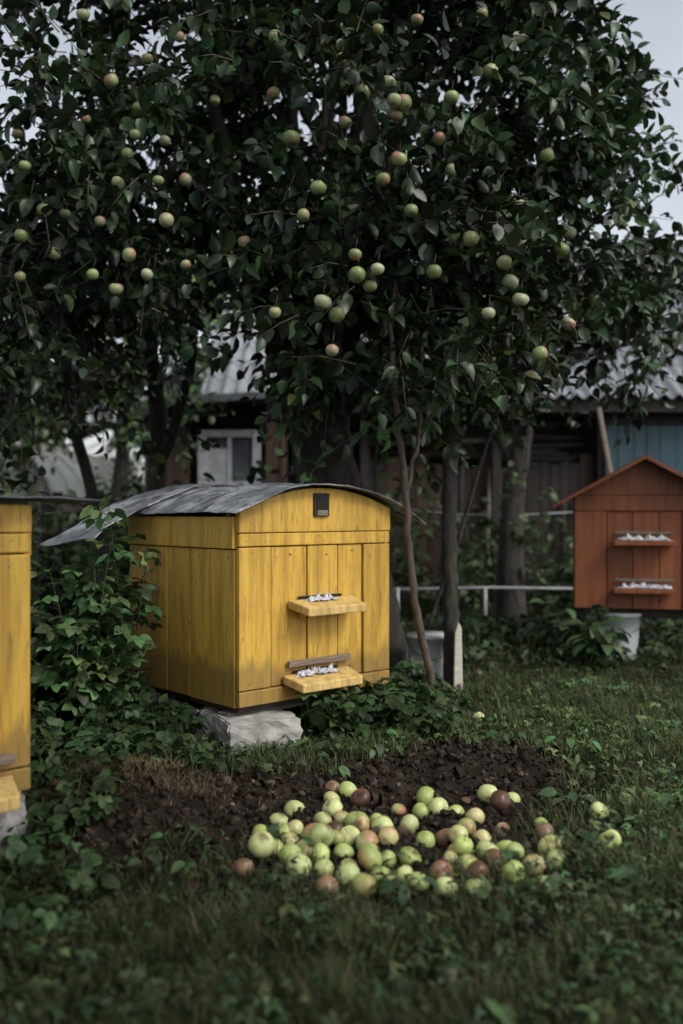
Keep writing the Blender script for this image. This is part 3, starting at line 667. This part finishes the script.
p = region(rg, 16, -1.6, -1.15, 3.9, 4.5); plants('raspberry_bush', p, rg.uniform(.3, .75, 16), rg, (2, 3), (.055, .08), (.04, .082, .03), lean=.4)
p = region(rg, 260, .6, 3.6, 5.6, 7.5); p = p[np.hypot(p[:, 0] - 1.72, p[:, 1] - 5.9) > .26]; plants('nettle_patch', p, rg.uniform(.08, .24, len(p)), rg, (4, 7), (.05, .08), (.03, .058, .021), 'leaf')
p = region(rg, 9, 1.46, 1.60, 5.7, 5.95); plants('burdock_plant', p, rg.uniform(.2, .40, 9), rg, (3, 5), (.08, .12), (.05, .095, .037), 'leaf')
p = region(rg, 110, -.6, 3.6, 8.0, 9.8); plants('fence_shrub', p, rg.uniform(.3, 1.35, 110), rg, (2, 4), (.07, .11), (.042, .078, .03), 'leaf')
p = region(rg, 190, -4.5, -.6, 6.8, 9.2); plants('currant_bush', p, rg.uniform(.4, 1.35, 190), rg, (3, 5), (.07, .12), (.032, .06, .022), 'leaf')
p = region(rg, 16, -1.75, -1.45, 3.9, 4.4); plants('elder_bush', p, rg.uniform(.7, 1.2, 16), rg, (2, 3), (.07, .10), (.028, .05, .02), 'leaf', lean=.25)
p = region(rg, 100, -1.3, -.65, 1.9, 3.1); p = p[~in_hive(p, -1.485, 2.03)]
plants('strawberry_plants', p, rg.uniform(.05, .12, len(p)), rg, (4, 7), (.03, .05), (.03, .06, .02))
p = region(rg, 90, -1.0, 1.3, 2.2, 4.2); p = p[(dirt(p[:, 0], p[:, 1]) < .9) & ~in_hive(p)]
plants('plantain_weeds', p, rg.uniform(.03, .08, len(p)), rg, (4, 8), (.03, .06), (.04, .085, .03), 'leaf', lean=1.2)

def lawn_pts(n, y0, y1, rng, pw=1.0, mg=.6):
    u = rng.random(n); y = y0 * (y1 / y0) ** (u ** pw)
    x = rng.uniform(-1, 1, n) * (.42 * y + mg); return x, y
def painted_lawn_light(x, y):  # lit patch at right and dimmer surroundings, painted into the lawn colours
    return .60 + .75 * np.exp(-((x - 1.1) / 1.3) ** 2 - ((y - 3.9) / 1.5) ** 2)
cw = MB(); n = 76000; x, y = lawn_pts(n, 1.2, 8.5, rg, .85); d = dirt(x, y)
patch = .5 + .5 * np.sin(x * 5 + 2 * np.sin(y * 3)) * np.sin(y * 4.3 + 1.7 * np.sin(x * 4))
keep = (rg.random(n) > d * 1.12) & (rg.random(n) < .20 + .8 * patch) & ~in_hive(np.stack([x, y], -1)) & (y > 1.5 + rg.normal(size=n) * .3)
x, y, patch = x[keep], y[keep], patch[keep]; n = len(x); a = rg.uniform(0, 6.28, n)
hgt = rg.uniform(.010, .055, n)
T = np.stack([x, y, H(x, y) + hgt], -1)
dd = norm(np.stack([np.cos(a), np.sin(a), rg.normal(size=n) * .4 + .1], -1)); up = norm(np.array([0, 0, 1.]) + rg.normal(size=(n, 3)) * .5)
c = np.array([[.058, .104, .036]]) * np.exp(rg.normal(size=n) * .38)[:, None] * (.7 + .6 * patch[:, None]) * painted_lawn_light(x, y)[:, None]; c[:, 0] *= rg.uniform(.7, 1.5, n)
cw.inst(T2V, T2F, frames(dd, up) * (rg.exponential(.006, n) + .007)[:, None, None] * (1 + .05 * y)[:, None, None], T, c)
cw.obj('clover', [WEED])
gb = MB(); n = 300000; x, y = lawn_pts(n, 1.2, 9.8, rg, .8); d = dirt(x, y)
tuft = .5 + .5 * np.sin(x * 9 + 3 * np.sin(y * 5)) * np.sin(y * 8 + 2.5 * np.sin(x * 7))
keep = (rg.random(n) > d * 1.04) & (rg.random(n) < .40 + .65 * tuft) & ~in_hive(np.stack([x, y], -1), m=-.03)
x, y, tuft = x[keep], y[keep], tuft[keep]; n = len(x)
tv = np.array([(-.5, 0, 0), (.5, 0, 0), (-.42, .10, .4), (.42, .10, .4), (-.25, .32, .75), (.25, .32, .75), (0, .62, 1.0)]); tf = [(0, 1, 3, 2), (2, 3, 5, 4), (4, 5, 6)]
a = rg.uniform(0, 6.28, n); hh = rg.uniform(.015, .055, n) * (.6 + 1.1 * tuft); ww = rg.uniform(.0016, .0036, n) * (1 + .12 * y); bend = rg.uniform(.2, 2.2, n)
def blades(mb, x, y, a, hh, ww, bend, c):
    M = np.zeros((len(x), 3, 3)); M[:, 0, 0] = np.cos(a) * ww; M[:, 1, 0] = np.sin(a) * ww
    M[:, 0, 1] = -np.sin(a) * hh * bend; M[:, 1, 1] = np.cos(a) * hh * bend; M[:, 2, 2] = hh
    mb.inst(tv, tf, M, np.stack([x, y, H(x, y) - .003], -1), c)
c = np.array([[.058, .082, .027]]) * np.exp(rg.normal(size=n) * .38)[:, None] * painted_lawn_light(x, y)[:, None]; dry = rg.random(n) < .08; c[dry] = np.array([.12, .10, .055]); c[:, 0] *= rg.uniform(.75, 1.35, n)
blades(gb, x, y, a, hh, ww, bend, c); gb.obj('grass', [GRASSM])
# dry, pulled-up grass lying on the dug mound
dg = MB(); n = 2600; x = -.72 + rg.normal(size=n) * .17; y = 3.02 + rg.normal(size=n) * .13; c = np.array([[.12, .085, .045]]) * np.exp(rg.normal(size=n) * .45)[:, None]
blades(dg, x, y, rg.uniform(0, 6.28, n), rg.uniform(.01, .05, n), rg.uniform(.0015, .003, n), rg.uniform(1, 4, n), c); dg.obj('dry_grass', [GRASSM])
ico = [(-.6, -.5, -.3), (.7, -.4, -.35), (.5, .6, -.3), (-.5, .6, -.3), (-.4, -.4, .45), (.5, -.3, .4), (.35, .45, .5), (-.45, .35, .35)]
icf = [(0, 1, 5, 4), (1, 2, 6, 5), (2, 3, 7, 6), (3, 0, 4, 7), (4, 5, 6, 7)]
n = 26000; x = rg.uniform(-1.4, 1.2, n); y = rg.uniform(2.1, 4.1, n); kp = rg.random(n) < dirt(x, y); x, y = x[kp], y[kp]; n = len(x)
s = rg.exponential(.0058, n) + .002; q = norm(rg.normal(size=(n, 3)))
M = frames(q, norm(rg.normal(size=(n, 3)))) * s[:, None, None] * rg.uniform(.6, 1.3, (n, 1, 3))
c = np.array([[.036, .027, .021]]) * np.exp(rg.normal(size=n) * .45)[:, None]
cl = MB(); cl.inst(np.array(ico), icf, M, np.stack([x, y, H(x, y) + s * .2], -1), c); cl.obj('soil_clods', [CLOD])
n = 1000; x, y = rg.uniform(-1.3, 1.5, n), rg.uniform(2.0, 5.2, n); dd = norm(rg.normal(size=(n, 3)) * np.array([1, 1, .3]))
c = np.array([[.075, .050, .028]]) * np.exp(rg.normal(size=n) * .6)[:, None]; kp = rg.random(n) < .10 + .35 * dirt(x, y)
lt = MB(); lt.inst(L2V, L2F, (frames(dd, norm(np.array([0, 0, 1.]) + rg.normal(size=(n, 3)) * .5)) * rg.uniform(.02, .05, n)[:, None, None])[kp], np.stack([x, y, H(x, y) + .012], -1)[kp], c[kp]); lt.obj('fallen_leaves', [WEED])

# ------------------------------------------------------------------ fallen apples
def pile():
    pts = []
    spots = [(.16, 2.50, .19, .08, 29), (-.06, 2.68, .11, .11, 12), (.40, 2.90, .11, .13, 12), (.10, 2.92, .14, .12, 7), (.40, 2.58, .12, .09, 9), (.14, 2.74, .2, .1, 5)]
    for cx, cy, sx, sy, n in spots:
        for _ in range(n):
            r = rg.uniform(.025, .038); best = None
            for t in range(10):
                x = cx + np.clip(rg.normal(), -1.8, 1.8) * sx; y = cy + np.clip(rg.normal(), -1.7, 1.7) * sy; z = float(H(np.array(x), np.array(y))) + r * .66
                for (X, Y, Z, Q) in pts:
                    dd = math.hypot(x - X, y - Y); s = (r + Q) * .96
                    if dd < s: z = max(z, Z + math.sqrt(s * s - dd * dd))
                if best is None or z < best[2] - .004: best = (x, y, z, r)
            if best[2] < .085: pts.append(best)
    for x, y in ((.56, 2.50), (.80, 2.95), (.74, 2.62), (-.20, 2.62), (-.17, 2.76), (-.03, 3.14), (-.03, 3.05), (.02, 3.1), (.5, 2.98), (.78, 5.4), (.47, 3.05), (.3, 2.95), (.62, 4.3)):
        r = rg.uniform(.028, .035); pts.append((x, y, float(H(np.array(x), np.array(y))) + r * .7, r))
    return np.array(pts)
P = pile(); rot = rg.random(len(P)) < .15
m = MB(); apples(m, P[~rot][:, :3], P[~rot][:, 3], rg, False, PAL_G, .33)
apples(m, P[rot][:, :3], P[rot][:, 3] * .95, rg, False, np.array([[.09, .045, .03], [.15, .08, .04], [.26, .16, .09]]), .15)
m.obj('fallen_apples', [APPLE])

# ------------------------------------------------------------------ light, sky, camera
w = bpy.data.worlds.new('World'); scene.world = w; w.use_nodes = True; nt = w.node_tree
sky = N(nt, 'ShaderNodeTexSky', sky_type='NISHITA'); sky.sun_disc = False
sky.sun_elevation = math.radians(45); sky.sun_rotation = math.radians(129); sky.air_density = 1; sky.dust_density = 3
hs = N(nt, 'ShaderNodeHueSaturation'); hs.inputs['Saturation'].default_value = .32; hs.inputs['Value'].default_value = 1.45
cn = noise_n(nt, mapping(nt, (1, 1, 2.5), 'Generated'), 2.5, 6, .55)
cr_ = ramp(nt, cn.outputs[0], [(.3, (.8, .8, .8)), (.7, (1.15, 1.15, 1.15))])
L(nt, sky.outputs[0], hs.inputs['Color']); L(nt, mix(nt, 1.0, hs.outputs[0], cr_.outputs[0], 'MULTIPLY'), nt.nodes['Background'].inputs[0]); nt.nodes['Background'].inputs[1].default_value = .15
sl = bpy.data.lights.new('sun', 'SUN'); sl.energy = 1.4; sl.angle = math.radians(16); sl.color = (1, .96, .90)
so = bpy.data.objects.new('sun', sl); scene.collection.objects.link(so)
so.rotation_euler = Vector((.78 * .71, -.63 * .71, .71)).to_track_quat('Z', 'Y').to_euler()
cam = bpy.data.cameras.new('camera'); co = bpy.data.objects.new('camera', cam); scene.collection.objects.link(co); scene.camera = co
cam.sensor_fit = 'VERTICAL'; cam.sensor_height = 36; cam.lens = 36 * 950 / 1024; cam.clip_end = 1000; cam.clip_start = .05
co.location = (0, 0, .95); co.rotation_euler = (math.radians(90), 0, 0)
cam.dof.use_dof = True; cam.dof.focus_distance = 3.55; cam.dof.aperture_fstop = 1.4
